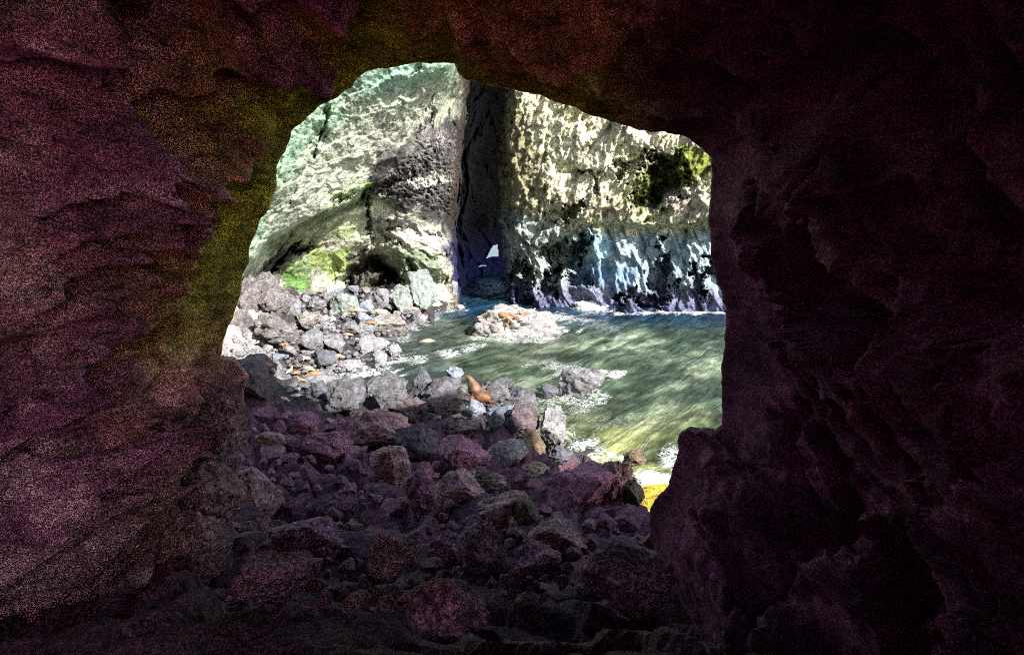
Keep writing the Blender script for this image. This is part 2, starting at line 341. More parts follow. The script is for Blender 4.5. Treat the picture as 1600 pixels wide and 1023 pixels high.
cc = cc*(1+.35*fbm(Bs/np.array([2.5, 2.5, 1.2]), 5, 77, .7))[..., None]; cl_shade = sstep(PX+14*fbm(B/1.2, 4, 38, .6), cl_l-34*sstep(PY, 430, 340)-2, cl_l+6)[..., None]; nav = sstep(PY+20*nf1/14, 330, 420)[..., None]; cc = cc*(1-cl_shade)+cl_shade*(np.array([.018, .011, .009])*(1-nav)+np.array([.012, .013, .10])*nav)*(1+.6*fbm(B/1.5, 4, 39, .6))[..., None]  # cleft shade painted in: near-black above, bluish haze as navy below
spk = ridged(Bs/np.array([1.5, 1.5, .5]), 5, 78, .75); cc = cc*(1+(dark*(1-cl_shade[..., 0])*np.clip(spk*3.0-.5, -.85, 2.5))[..., None])
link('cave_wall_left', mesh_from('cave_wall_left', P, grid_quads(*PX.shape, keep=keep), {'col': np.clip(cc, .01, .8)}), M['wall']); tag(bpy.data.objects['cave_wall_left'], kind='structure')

ry, rx = np.meshgrid(np.linspace(79.5, 150, 90), np.linspace(-34, 40, 90), indexing='ij'); rz = 34+.06*(ry-86)  # unseen roof slab over the cleft, added to keep sky light out
RP = np.stack([rx, ry, rz], -1); RP[..., 2] += 2.0*fbm(RP/7, 4, 19)+.8*facet(RP/3, 20); RQ = RP[::-1]+np.array([0, 0, 6.0]); RA = np.concatenate([RP, RQ], 0)
tag(link('cleft_shade_roof', mesh_from('cleft_shade_roof', RA, grid_quads(*RA.shape[:2]), {'col': np.broadcast_to(np.array([.12, .09, .08]), RA.shape).copy()}), M['wall']), kind='structure')
# unseen slab added above the boulder slope to cut its sky light
ry, rx = np.meshgrid(np.linspace(7.2, 14.5, 50), np.linspace(-32, 8.5, 100), indexing='ij'); ry = ry+.9*gn(np.stack([rx/2.5, 0*rx, 0*rx], -1), 8)*(ry-7.2)/7; RP = np.stack([rx, ry, 20+.1*(14-ry)], -1)
RP[..., 2] += .5*fbm(RP/3, 4, 19)+.4*facet(RP/1.6, 20); RA = np.concatenate([RP, RP[::-1]+np.array([0, 0, 3.0])], 0)
tag(link('slope_shade_slab', mesh_from('slope_shade_slab', RA, grid_quads(*RA.shape[:2]), {'col': np.broadcast_to(np.array([.2, .12, .13]), RA.shape).copy()}), M['wall']), kind='structure')
# right wall
PX, PY = wallgrid(752, 1480, -60, 545, 1.3)
cp = [(784, -60, 84), (1100, -60, 78), (1480, -60, 77), (784, 130, 83), (900, 160, 80), (1000, 200, 77), (1110, 240, 75), (1300, 240, 75), (1480, 300, 76), (784, 300, 84), (900, 300, 79), (1000, 300, 77), (1110, 300, 74),
      (784, 475, 84.5), (860, 478, 82), (950, 482, 80), (1050, 486, 79.5), (1140, 489, 78), (1300, 490, 77), (1480, 490, 76), (784, 545, 86), (1140, 545, 80), (900, 400, 82), (1050, 400, 79), (1110, 350, 76), (960, 345, 78)]
Q = np.stack([PX, PY], -1); D = rbf([c[:2] for c in cp], [c[2] for c in cp], Q)
B = at(PX, PY, D); nw = fbm(B/4, 3, 41)*12; wx = 34*fbm(B/2.6, 5, 45, .62); wy = 34*fbm(B/2.6, 5, 46, .62)
edg = np.interp(PY, [-60, 130, 200, 300, 380, 470, 545], [798, 798, 790, 786, 790, 800, 804])+12*fbm(B/2.2, 5, 44, .6)
D = D + 26*sstep(edg+6-PX, 0, 34)+1.8*sstep(edg+16-PX, 0, 12)
led = np.interp(PX, [780, 850, 905, 940, 1115, 1560], [345, 395, 352, 346, 352, 350])+nw*.6
low = sstep(PY-led, -2, 7); D = D + 1.5*low*np.clip(1-(PY-350)/125, 0, 1)
def bump(cx, cy, sx, sy, dep, rot=0):
    global D
    c, s = math.cos(rot), math.sin(rot); qx = PX-cx+wx; qy = PY-cy+wy; u = (qx*c+qy*s)/sx; v = (-qx*s+qy*c)/sy
    D = D + dep*sstep(1.3-np.sqrt(u*u+v*v), 0, .75)
bump(1040, 275, 30, 36, 5.5, -.3); bump(1015, 300, 30, 22, 3, -.5); bump(985, 262, 24, 10, 2.5, -.4)
bump(880, 395, 34, 20, 5, -.5); bump(866, 440, 15, 34, 5, .15); bump(905, 425, 12, 30, 3, -.3)
bump(1032, 420, 14, 42, 4.5, .1); bump(1008, 465, 26, 12, 3, .5); bump(975, 470, 12, 14, 3); bump(1100, 430, 10, 40, 3, 0)
bump(820, 440, 12, 40, 4, -.2); bump(880, 330, 30, 10, 2, -.4); bump(925, 290, 26, 8, 1.5, .8)
lean = 1.2*np.exp(-((PX-990)/45.)**2)*sstep(PY, 360, 480)+1.5*np.exp(-((PX-1080)/30.)**2)*sstep(PY, 380, 470); D = D - lean
B = at(PX, PY, D)
R1 = B@np.array([[.86, 0, .5], [0, 1, 0], [-.5, 0, .86]]); R2 = B@np.array([[.93, 0, -.36], [0, 1, 0], [.36, 0, .93]])
up_rel = 1.3*fbm(B/9, 3, 51)+1.5*facet(R1/np.array([2.4, 3, 4.6]), 52, 1.2)+.6*facet(R1/np.array([.85, 1, 1.6]), 53, 1.2)+.3*facet(R1/np.array([.4, .5, .8]), 57, 1.2)+.25*ridged(B/.7, 3, 54)
lo_rel = .8*fbm(B/8, 3, 61)+1.5*ridged(R2/np.array([2.6, 2.5, 8.0]), 3, 62)+1.2*facet(R2/np.array([1.7, 2, 4.2]), 63, 1.2)+.3*facet(R2/np.array([.6, 1, 2.0]), 64)
D2 = D - (up_rel*(1-low)+lo_rel*low)
P = at(PX, PY, D2); keepR = PX > edg-10+10*fbm(B/1.1, 4, 47, .6)
cc = paint((.60, .59, .38), PX, PY, B, [
    ([(740, -60), (850, 60), (840, 200), (860, 300), (830, 360), (780, 400), (740, 400)], (.22, .21, .12), 24, 16, .9),
    ([(820, 150), (870, 160), (960, 240), (960, 330), (900, 340), (850, 280)], (.68, .66, .50), 14, 20, .8),
    ([(900, 150), (1110, 220), (1110, 250), (1000, 240), (940, 210)], (.55, .50, .42), 10, 10, .7),
    ([(985, 290), (1030, 245), (1075, 222), (1115, 240), (1115, 275), (1085, 285), (1050, 320), (1000, 325)], (.14, .16, .03), 9, 10, .95),
    ([(1055, 225), (1095, 232), (1108, 262), (1085, 275), (1068, 262)], (.22, .26, .05), 7, 9, .9),
    ([(860, 300), (960, 300), (960, 345), (880, 345)], (.38, .33, .24), 12, 14, .7),
    ([(1040, 300), (1100, 290), (1110, 345), (1040, 345)], (.56, .48, .43), 8, 10, .8),
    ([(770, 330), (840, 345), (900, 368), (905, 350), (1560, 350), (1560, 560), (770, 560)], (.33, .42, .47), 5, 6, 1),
    ([(930, 348), (1120, 345), (1120, 362), (930, 366)], (.50, .52, .32), 5, 6, .9),
    ([(770, 330), (850, 350), (905, 360), (880, 440), (820, 470), (770, 440)], (.34, .38, .32), 12, 10, .8),
    ([(910, 370), (960, 365), (950, 410), (920, 410)], (.28, .48, .55), 9, 10, .8),
    ([(900, 400), (1000, 430), (980, 470), (900, 450)], (.14, .26, .42), 10, 12, .7),
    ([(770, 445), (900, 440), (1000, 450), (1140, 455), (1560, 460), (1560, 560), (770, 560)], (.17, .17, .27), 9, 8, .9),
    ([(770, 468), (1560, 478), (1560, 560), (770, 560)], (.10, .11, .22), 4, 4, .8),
])
cc = cc*(1+.4*fbm(R1/np.array([1.2, 1.2, 2.2]), 5, 87, .7))[..., None]
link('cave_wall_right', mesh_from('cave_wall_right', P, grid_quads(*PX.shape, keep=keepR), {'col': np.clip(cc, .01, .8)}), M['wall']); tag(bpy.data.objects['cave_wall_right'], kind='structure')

# ------------------------------------------------------------------ the passage we look out of
lip = [(710, 98), (690, 97), (650, 97), (622, 103), (598, 105), (572, 112), (556, 120), (549, 135), (525, 150), (500, 165), (482, 180), (468, 196), (453, 206), (451, 220), (438, 245), (430, 265), (432, 290), (424, 312),
       (405, 345), (392, 378), (386, 392), (388, 412), (380, 430), (372, 462), (360, 500), (346, 536), (341, 562), (368, 566), (384, 590), (378, 640), (345, 690), (322, 760), (300, 880), (285, 1020), (420, 1250),
       (900, 1300), (1150, 1150), (1060, 960), (1018, 840), (1018, 795), (1030, 775), (1047, 762), (1052, 735), (1062, 705), (1061, 682), (1074, 672), (1088, 679), (1100, 673), (1113, 683), (1120, 671), (1128, 668), (1130, 620),
       (1128, 585), (1136, 520), (1137, 482), (1128, 455), (1117, 430), (1113, 400), (1110, 330), (1114, 270), (1112, 245), (1092, 226), (1070, 213), (1040, 207), (1000, 203), (960, 190), (930, 180), (900, 168), (870, 158),
       (835, 146), (790, 138), (745, 128), (726, 123), (717, 116)]
LY = 7.0
L = np.array(lip+[lip[0]], float); seg = np.r_[0, np.cumsum(np.hypot(*np.diff(L, axis=0).T))]
NT = 1150; s = np.linspace(0, seg[-1], NT, endpoint=False)
lx = np.interp(s, seg, L[:, 0]); ly = np.interp(s, seg, L[:, 1])
jit = np.stack([s*0+.5, s/34., s*0], -1); jx = 5*fbm(jit, 4, 3, .6); jy = 5*fbm(jit+40, 4, 5, .6)
ok = (np.abs(lx-716) > 4)
lipP = at(lx+jx, ly+jy, np.full(NT, LY))        # NT,3
cen = at(740, 480, LY)
dirr = lipP-cen; rad = np.hypot(dirr[:, 0], dirr[:, 2]); ang = np.arctan2(dirr[:, 2], dirr[:, 0]); ud = dirr/rad[:, None]
# smooth section the passage widens to behind the lip
ell = 1/np.sqrt((np.cos(ang)/np.where(np.cos(ang) < 0, 4.6, 3.0))**2+(np.sin(ang)/np.where(np.sin(ang) > 0, 3.1, 4.4))**2)
yr = np.concatenate([LY-np.array([0, .02, .05, .09, .14, .2]), np.linspace(LY-.27, -1, 290), np.linspace(-1.15, -13, 40)])
rows = []; meta = []
for y in yr:
    k = LY-y; w = sstep(np.array(k), 0, 4.0)
    r = rad*(1-w)+ell*w + .32*(1-np.exp(-k/.35))
    if y < -2: r = r*(1-.75*sstep(np.array(-y), 9, 13))
    p = cen+ud*r[:, None]; p[:, 1] = y; rows.append(p)
T = np.array(rows); k = (LY-T[..., 1])
ax = T*np.array([1, 1, 1]); Ts = T@np.array([[1, 0, 0], [.0, .75, -.66], [0, .66, .75]])
fade = sstep(k, 0.0, 1.3); tx0 = T[..., 0]-cen[0]
Tr = T@np.array([[1, 0, 0], [0, .75, -.66], [0, .66, .75]])
dsp = .55*fbm(T/1.5, 4, 7, .55)+.5*(1-.5*(tx0 > .5))*ridged(Tr/np.array([1.6, 2.2, .9]), 3, 18, .55)+.5*facet(Ts/np.array([1.3, 1.5, .7]), 8)+.14*facet(Ts/np.array([.5, .55, .28]), 9)+.07*ridged(T/.3, 3, 12)
rel_ = T-CAM; dz_ = np.maximum(rel_@FW, .4); qx = 800+F*rel_[..., 0]/dz_; qy = 511.5-F*(rel_@UP)/dz_; fr = rel_@FW > .5
wb1 = 26*fbm(T/.8, 4, 14, .6); wb2 = 26*fbm(T/.8, 4, 15, .6)
for pl, wd, dp in [([(120, 225), (200, 200), (270, 170), (330, 150), (425, 112)], 20, .7), ([(325, 345), (350, 305), (378, 268)], 13, .5), ([(232, 330), (215, 400), (230, 440)], 14, .4), ([(40, 480), (110, 430), (180, 395), (215, 330)], 20, .55),
        ([(205, 930), (255, 865), (285, 900)], 52, .9), ([(420, 45), (470, 40)], 26, .6), ([(100, 640), (180, 560), (260, 520)], 20, .55), ([(326, 600), (318, 680), (330, 740)], 10, .5), ([(415, 150), (428, 200)], 8, .4), ([(160, 250), (210, 290), (200, 340)], 16, .45),
        ([(20, 300), (80, 260), (160, 215)], 18, .5), ([(440, 205), (425, 185)], 14, .4), ([(735, 60), (820, 75), (890, 100)], 12, .4), ([(800, 110), (900, 130), (980, 165)], 10, .4), ([(500, 95), (560, 70), (640, 50)], 9, .3), ([(950, 150), (1060, 190)], 8, .3), ([(0, 760), (90, 680), (150, 690)], 22, .5), ([(130, 830), (165, 760)], 14, .4)]:
    dd = polydist(qx+wb1, qy+wb2, pl, False); dsp = dsp + np.where(fr, 1.15*dp*np.exp(-np.abs(dd/wd)**2.2)-.55*dp*np.exp(-((dd-wd*2.1)/wd)**2), 0)
dsp = dsp*fade+.03*fbm(T/.2, 3, 13)
T = T + ud[None]*dsp[..., None]
# outside of the lip: rounds over into the cliff the passage is cut in
orows = []
for (dy, dr) in [(.04, .0), (.12, .03), (.3, .12), (.5, .3), (.7, .6), (.8, 1.1), (.6, 2), (.4, 3.5), (.8, 6), (.0, 10), (-1, 16), (1, 24), (-1, 34), (0, 46)]:
    r = rad+dr; p = cen+ud*r[:, None]; p[:, 1] = LY+dy; n = fbm(p/2.5, 3, 21)*min(dr, 4)*.5; p[:, 1] += n; orows.append(p)
orows = np.array(orows[::-1]); orows[..., 0] = np.minimum(orows[..., 0], 19+1.2*gn(orows/3.0, 5)); orows[..., 2] = np.minimum(orows[..., 2], 24.5+1.5*gn(orows/3.0, 6))  # unseen cliff side and top trimmed to set where its shadow ends
A = np.concatenate([orows, T], 0)
h, w_ = A.shape[:2]
# colour: moss close to daylight, rust behind it, purple-brown deep in
kk = np.concatenate([np.zeros(orows.shape[:2]), k], 0)
tx, tz = A[..., 0]-cen[0], A[..., 2]-cen[2]; nn = fbm(A/.9, 5, 33, .6); n2 = fbm(A/np.array([.35, .8, .25]), 4, 35, .6)
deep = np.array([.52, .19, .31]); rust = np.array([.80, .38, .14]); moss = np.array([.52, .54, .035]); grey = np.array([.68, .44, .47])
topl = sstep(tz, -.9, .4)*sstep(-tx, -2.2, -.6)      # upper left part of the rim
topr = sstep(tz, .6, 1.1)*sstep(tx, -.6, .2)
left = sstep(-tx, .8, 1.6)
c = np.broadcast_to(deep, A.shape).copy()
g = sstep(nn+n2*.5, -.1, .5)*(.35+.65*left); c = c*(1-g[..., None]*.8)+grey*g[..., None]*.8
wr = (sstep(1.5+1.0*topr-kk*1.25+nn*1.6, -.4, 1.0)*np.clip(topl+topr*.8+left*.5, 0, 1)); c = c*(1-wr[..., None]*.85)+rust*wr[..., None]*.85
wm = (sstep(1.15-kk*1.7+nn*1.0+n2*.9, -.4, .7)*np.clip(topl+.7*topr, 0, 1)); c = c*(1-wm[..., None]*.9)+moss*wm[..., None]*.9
rs = sstep(tx+.4*nn, 1.2, 1.9); c = c*(1-rs[..., None]*.93)+np.array([.17, .035, .085])*rs[..., None]*.93  # right wall's shade put into its colour as a darker tone
for (bx, by, bz, br) in [(-4.3, 5.7, 11.5, .6), (-3.4, 5.9, 10.2, .25), (-2.7, 6.0, 9.2, .38), (-3.2, 6.1, 11.6, .45)]:
    e = np.exp(-(((A[..., 0]-bx)**2+(A[..., 1]-by)**2+(A[..., 2]-bz)**2)/br**2)); c = c*(1-e[..., None])+np.array([.62, .30, .13])*e[..., None]
c = c*(1+.5*n2)[..., None]
keepT = ~((A[..., 1] < -1.9) & (A[..., 1] > -9.0) & (tx > -1.2) & (tz > .9))  # unseen hole in the ceiling behind the camera, added to let daylight in
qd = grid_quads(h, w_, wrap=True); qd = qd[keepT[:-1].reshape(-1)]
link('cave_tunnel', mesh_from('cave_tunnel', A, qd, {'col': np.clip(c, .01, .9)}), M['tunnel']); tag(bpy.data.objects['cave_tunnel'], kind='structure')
# rock above and around the passage (closes the back, carries the roof over the passage)
# ------------------------------------------------------------------ boulders
bm = bmesh.new(); bmesh.ops.create_icosphere(bm, subdivisions=5, radius=1); IV = np.array([v.co[:] for v in bm.verts]); IF = np.array([[v.index for v in f.verts] for f in bm.faces]); bm.free()
bm = bmesh.new(); bmesh.ops.create_icosphere(bm, subdivisions=4, radius=1); JV = np.array([v.co[:] for v in bm.verts]); JF = np.array([[v.index for v in f.verts] for f in bm.faces]); bm.free()
def rockmesh(seed, size, hi=True, cuts=11, rough=1.0, cut=(.42, .82)):
    rs = np.random.RandomState(seed); V, Fc = (IV, IF) if hi else (JV, JF); v = V.copy()
    v = v*(1+.3*fbm(v*1.2+seed*3.1, 2, seed))[:, None]
    for _ in range(cuts):
        n = rs.normal(size=3); n /= np.linalg.norm(n); d = rs.uniform(*cut); q = v@n-d; m_ = q > 0; v[m_] -= np.outer(q[m_]*.96, n)
    dirn = v/np.linalg.norm(v, axis=1)[:, None]; p = v*np.array(size)
    sc = 1.0
    v = v+dirn*(rough*(.07*fbm(v*2.6+seed, 4, seed+1, .6)+.085*facet(v*2.4+seed, seed+2)+.04*facet(v*5.5+seed, seed+7)+.045*ridged(v*np.array([3, 3, 8.])+seed, 4, seed+3, .6)))[:, None]
    v *= 1/np.abs(v).max(0)
    return mesh_from('boulder', v*np.array(size), Fc)
placed = []
def boulder(px, py, w, h, mat, label, group=None, seed=None, hi=True, Y=None, rough=1.0, name='boulder', cat='boulder', depth=None, rot=0.0, cuts=11, tilt=0.0):
    seed = seed if seed is not None else len(placed)+100
    if Y is None: Y = ghit(px, py+.38*h)
    c = at(px, py, Y); sx, sz = w/2*Y/F, h/2*Y/F
    sy = depth or (sx*.6+sz*.5)
    o = link(name, rockmesh(seed, (sx*1.03, sy, sz*1.06), hi, cuts, rough), M[mat], loc=c, rot=(0, tilt, rot))
    tag(o, label, cat, group); placed.append((px, py, w, h, Y)); return o
G1 = 'boulders of the far beach'; G2 = 'boulders along the sunlit edge of the shaded slope'; G3 = 'boulders of the shaded slope'
BL = [
 # far beach
 (400, 496, 104, 124, 'crease', 'large pale creased rock outcrop beside the tunnel edge at the left of the beach', G1, dict(rough=2.3, name='rock_outcrop', cat='rock', Y=55, cuts=24)),
 (436, 518, 72, 56, 'crease', 'creased grey rock below the large pale outcrop', G1, dict(rough=3)),
 (431, 597, 36, 58, 'grey', 'tall oval grey boulder with a sea lion draped on its top', G1, dict(Y=44)),
 (483, 531, 40, 36, 'grey', 'rounded grey boulder with a pale flank, just right of the creased outcrop', G1, {}),
 (523, 537, 36, 34, 'grey', 'round grey boulder in the middle of the beach, second of the two round ones', G1, {}),
 (450, 545, 28, 24, 'grey', 'grey boulder with an orange sea lion curled on its tip', G1, {}),
 (508, 560, 34, 26, 'wet', 'dark wet boulder beside the foaming shallows', G1, {}),
 (405, 568, 18, 16, 'grey', 'small rounded grey boulder at the edge of the white cobbles', G1, {}),
 (418, 546, 16, 18, 'pale', 'small pale block standing among the white cobbles', G1, {}),
 (541, 474, 42, 46, 'teal', 'pointed greenish grey boulder rising above the beach', G1, dict(cuts=10)),
 (571, 480, 22, 22, 'blue', 'small bluish boulder behind the two sea lions lying on a ledge', G1, {}),
 (594, 470, 34, 38, 'grey', 'blocky grey boulder in front of the dark hollow', G1, {}),
 (629, 469, 38, 42, 'teal', 'smooth wedge shaped boulder leaning against the tall slab', G1, {}),
 (659, 456, 44, 62, 'teal', 'tall standing slab with a split side near the sea cave', G1, dict(cuts=9)),
 (684, 444, 24, 66, 'blue', 'narrow upright bluish slab next to the sea cave', G1, dict(cuts=9)),
 (702, 460, 24, 40, 'grey', 'last rounded boulder at the foot of the wall by the sea cave', G1, {}),
 (716, 480, 18, 9, 'pale', 'low pale stone at the mouth of the sea cave', G1, {}),
 (655, 498, 30, 24, 'grey', 'triangular boulder standing at the water line', G1, {}),
 (640, 486, 34, 14, 'warm', 'flat pale slab behind the triangular boulder', G1, {}),
 (608, 506, 52, 36, 'warm', 'broad domed boulder with a pair of sea lions on its left shoulder', G1, {}),
 (596, 489, 30, 14, 'pale', 'flat boulder with one pale sea lion along its top', G1, {}),
 (573, 511, 30, 28, 'grey', 'angular grey boulder left of the broad domed one', G1, {}),
 (562, 497, 26, 22, 'blue', 'bluish block below the two sea lions lying on a ledge', G1, {}),
 (546, 514, 34, 24, 'grey', 'grey boulder holding a single pale sea lion', G1, {}),
 (590, 538, 56, 24, 'pale', 'long pale slab lying parallel to the water', G1, {}),
 (587, 558, 32, 34, 'pale', 'knobbly whitish boulder wet by foam', G1, dict(rough=2.0)),
 (617, 548, 22, 22, 'pale', 'whitish boulder standing alone in the shallows', G1, dict(rough=1.6)),
 (541, 572, 54, 26, 'pale', 'low wide boulder washed by foam', G1, dict(rough=2.0)),
 (612, 450, 24, 18, 'grey', 'small grey block wedged under the dark hollow', G1, {}),
 (491, 477, 32, 24, 'grey', 'grey block at the foot of the bright green moss', G1, {}),
 (519, 470, 22, 26, 'grey', 'upright grey block between the green moss and the pointed boulder', G1, {}),
 (480, 500, 34, 28, 'warm', 'light grey boulder uphill of the two round ones', G1, {}),
 (497, 592, 56, 26, 'grey', 'flat grey ledge with a small sea lion at its left end', G1, dict(rough=1.6)),
 (455, 628, 54, 24, 'pale', 'pale low rock under the two cream sea lions', G1, dict(rough=1.4, Y=39)),
 (384, 466, 52, 64, 'crease', 'upper block of the pale creased rock, touching the tunnel edge', G1, dict(Y=53.5, cuts=8, rough=1.5)),
 (424, 466, 54, 56, 'crease', 'creased rock block directly below the dark green moss', G1, dict(Y=54, cuts=8, rough=1.6)),
 (372, 520, 50, 66, 'crease', 'tall creased block standing above the white cobbles', G1, dict(Y=50.5, cuts=8, rough=1.5)),
 (410, 524, 48, 52, 'crease', 'angular creased block between the white cobbles and the two round boulders', G1, dict(Y=51, cuts=7, rough=1.5)),
 (452, 488, 40, 40, 'grey', 'grey block on the right flank of the creased rocks', G1, dict(Y=56, cuts=8, rough=1.4)),
 # sunlit ridge
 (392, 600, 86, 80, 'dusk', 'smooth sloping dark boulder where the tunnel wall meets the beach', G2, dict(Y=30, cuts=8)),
 (500, 613, 36, 36, 'wet', 'dark wedge shaped boulder at the left end of the ridge', G2, dict(Y=39)),
 (536, 622, 64, 60, 'grey', 'large cracked grey boulder right of the dark wedge', G2, dict(Y=37, rough=1.5)),
 (560, 600, 24, 20, 'wet', 'small black boulder between two large grey ones', G2, dict(Y=40)),
 (602, 614, 66, 56, 'grey', 'large grey boulder with a notched top at the inlet', G2, dict(Y=38)),
 (590, 600, 24, 18, 'grey', 'small grey boulder behind the notched one', G2, dict(Y=41)),
 (661, 598, 30, 48, 'wet', 'rounded black boulder standing against the water', G2, dict(Y=38)),
 (690, 605, 58, 36, 'grey', 'long grey boulder sloping toward the sea lion bull', G2, dict(Y=37)),
 (710, 587, 27, 26, 'blue', 'small bluish boulder behind the sea lion bull', G2, dict(Y=39)),
 (775, 612, 62, 56, 'grey', 'rugged angular boulder right of the sea lion bull', G2, dict(Y=36, rough=2.4)),
 (812, 626, 52, 46, 'grey', 'sloping grey boulder at the water side of the rugged one', G2, dict(Y=36, rough=1.5)),
 (740, 638, 36, 28, 'blue', 'bluish boulder the sea lion bull sits above', G2, dict(Y=33)),
 (792, 650, 64, 40, 'blue', 'blue white boulder with slanting stripes', G2, dict(Y=32.5, rough=1.8)),
 (772, 664, 32, 44, 'grey', 'grey wedge leaning under the striped boulder', G2, dict(Y=31)),
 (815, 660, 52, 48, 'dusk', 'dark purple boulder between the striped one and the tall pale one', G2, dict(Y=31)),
 (861, 670, 46, 72, 'pale', 'tall pale boulder with one rounded shoulder by the breaking foam', G2, dict(Y=31, seed=327, cuts=8, rough=1.3)),
 (838, 698, 46, 50, 'brown', 'rust brown boulder below the tall pale one', G2, dict(Y=29.5)),
 (876, 711, 44, 30, 'wet', 'dark speckled boulder at the foot of the tall pale one', G2, dict(Y=29.5, rough=2.0)),
 (792, 706, 68, 62, 'warm', 'big smooth pale grey boulder at the middle of the slope', G2, dict(Y=27)),
 (833, 738, 50, 36, 'tan', 'orange speckled boulder below the big pale grey one', G2, dict(Y=25.5, rough=1.6)),
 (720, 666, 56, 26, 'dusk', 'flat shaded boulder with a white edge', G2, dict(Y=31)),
 # shaded slope
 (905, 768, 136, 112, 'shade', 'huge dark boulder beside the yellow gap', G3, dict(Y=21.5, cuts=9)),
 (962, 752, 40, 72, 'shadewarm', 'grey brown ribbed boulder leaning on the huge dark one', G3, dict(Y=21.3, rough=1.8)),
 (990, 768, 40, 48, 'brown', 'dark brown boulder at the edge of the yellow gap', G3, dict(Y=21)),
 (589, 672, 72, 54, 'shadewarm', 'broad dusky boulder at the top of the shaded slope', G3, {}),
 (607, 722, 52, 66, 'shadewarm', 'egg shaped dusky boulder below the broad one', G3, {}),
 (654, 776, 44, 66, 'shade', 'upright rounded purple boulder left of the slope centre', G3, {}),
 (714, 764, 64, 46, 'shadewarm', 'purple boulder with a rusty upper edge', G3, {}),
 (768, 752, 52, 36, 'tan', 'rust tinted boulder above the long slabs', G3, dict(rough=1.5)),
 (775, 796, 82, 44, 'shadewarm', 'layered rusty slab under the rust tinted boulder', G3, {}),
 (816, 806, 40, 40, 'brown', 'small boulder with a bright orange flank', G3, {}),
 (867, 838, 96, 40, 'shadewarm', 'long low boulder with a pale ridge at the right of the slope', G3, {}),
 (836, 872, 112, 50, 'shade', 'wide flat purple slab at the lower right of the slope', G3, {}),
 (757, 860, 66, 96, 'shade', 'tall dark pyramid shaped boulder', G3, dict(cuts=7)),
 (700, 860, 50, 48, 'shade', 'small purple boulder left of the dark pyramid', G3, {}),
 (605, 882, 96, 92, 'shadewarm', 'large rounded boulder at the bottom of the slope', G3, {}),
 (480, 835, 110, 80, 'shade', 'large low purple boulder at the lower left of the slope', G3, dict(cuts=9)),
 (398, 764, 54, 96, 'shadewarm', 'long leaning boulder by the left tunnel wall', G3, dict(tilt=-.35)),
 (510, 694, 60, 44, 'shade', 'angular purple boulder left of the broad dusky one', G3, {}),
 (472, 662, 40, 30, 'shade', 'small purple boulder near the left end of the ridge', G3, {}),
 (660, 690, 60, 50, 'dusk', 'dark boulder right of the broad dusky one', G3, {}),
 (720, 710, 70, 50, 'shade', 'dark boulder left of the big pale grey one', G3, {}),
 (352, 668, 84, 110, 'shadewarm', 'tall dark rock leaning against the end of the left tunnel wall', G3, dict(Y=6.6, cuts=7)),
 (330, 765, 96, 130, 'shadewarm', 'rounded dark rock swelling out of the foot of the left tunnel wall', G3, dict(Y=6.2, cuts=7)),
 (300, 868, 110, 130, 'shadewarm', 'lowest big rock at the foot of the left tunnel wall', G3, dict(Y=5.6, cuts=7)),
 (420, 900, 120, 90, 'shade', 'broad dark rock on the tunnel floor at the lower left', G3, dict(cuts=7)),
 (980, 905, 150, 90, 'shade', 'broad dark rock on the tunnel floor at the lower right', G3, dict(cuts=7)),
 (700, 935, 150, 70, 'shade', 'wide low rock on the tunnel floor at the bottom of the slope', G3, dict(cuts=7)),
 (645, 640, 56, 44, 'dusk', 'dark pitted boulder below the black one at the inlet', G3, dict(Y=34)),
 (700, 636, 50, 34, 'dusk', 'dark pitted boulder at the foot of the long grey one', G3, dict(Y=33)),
]
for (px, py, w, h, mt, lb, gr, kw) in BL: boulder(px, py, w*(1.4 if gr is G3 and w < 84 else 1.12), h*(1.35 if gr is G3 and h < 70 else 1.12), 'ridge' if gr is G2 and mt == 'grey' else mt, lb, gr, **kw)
boulder(993, 718, 44, 28, 'brown', 'small rusty brown rock standing in the foam beside the huge dark boulder', None, Y=26.5, rough=2.0, name='rock', cat='rock')
boulder(903, 600, 92, 62, 'grey', 'white crusted rock in the middle of the green water', None, Y=42.8, rough=1.7, name='rock', cat='rock', tilt=-.12, depth=1.2)
boulder(858, 612, 30, 22, 'wet', 'low black rock at the left foot of the white crusted rock', None, Y=42.5, name='rock', cat='rock')
isl = boulder(805, 511, 140, 66, 'island', 'broad white stained rock in the water with a crowd of sea lions on top', None, Y=64.5, rough=1.9, cuts=5, seed=5, name='rock_island', cat='rock', depth=3.2)
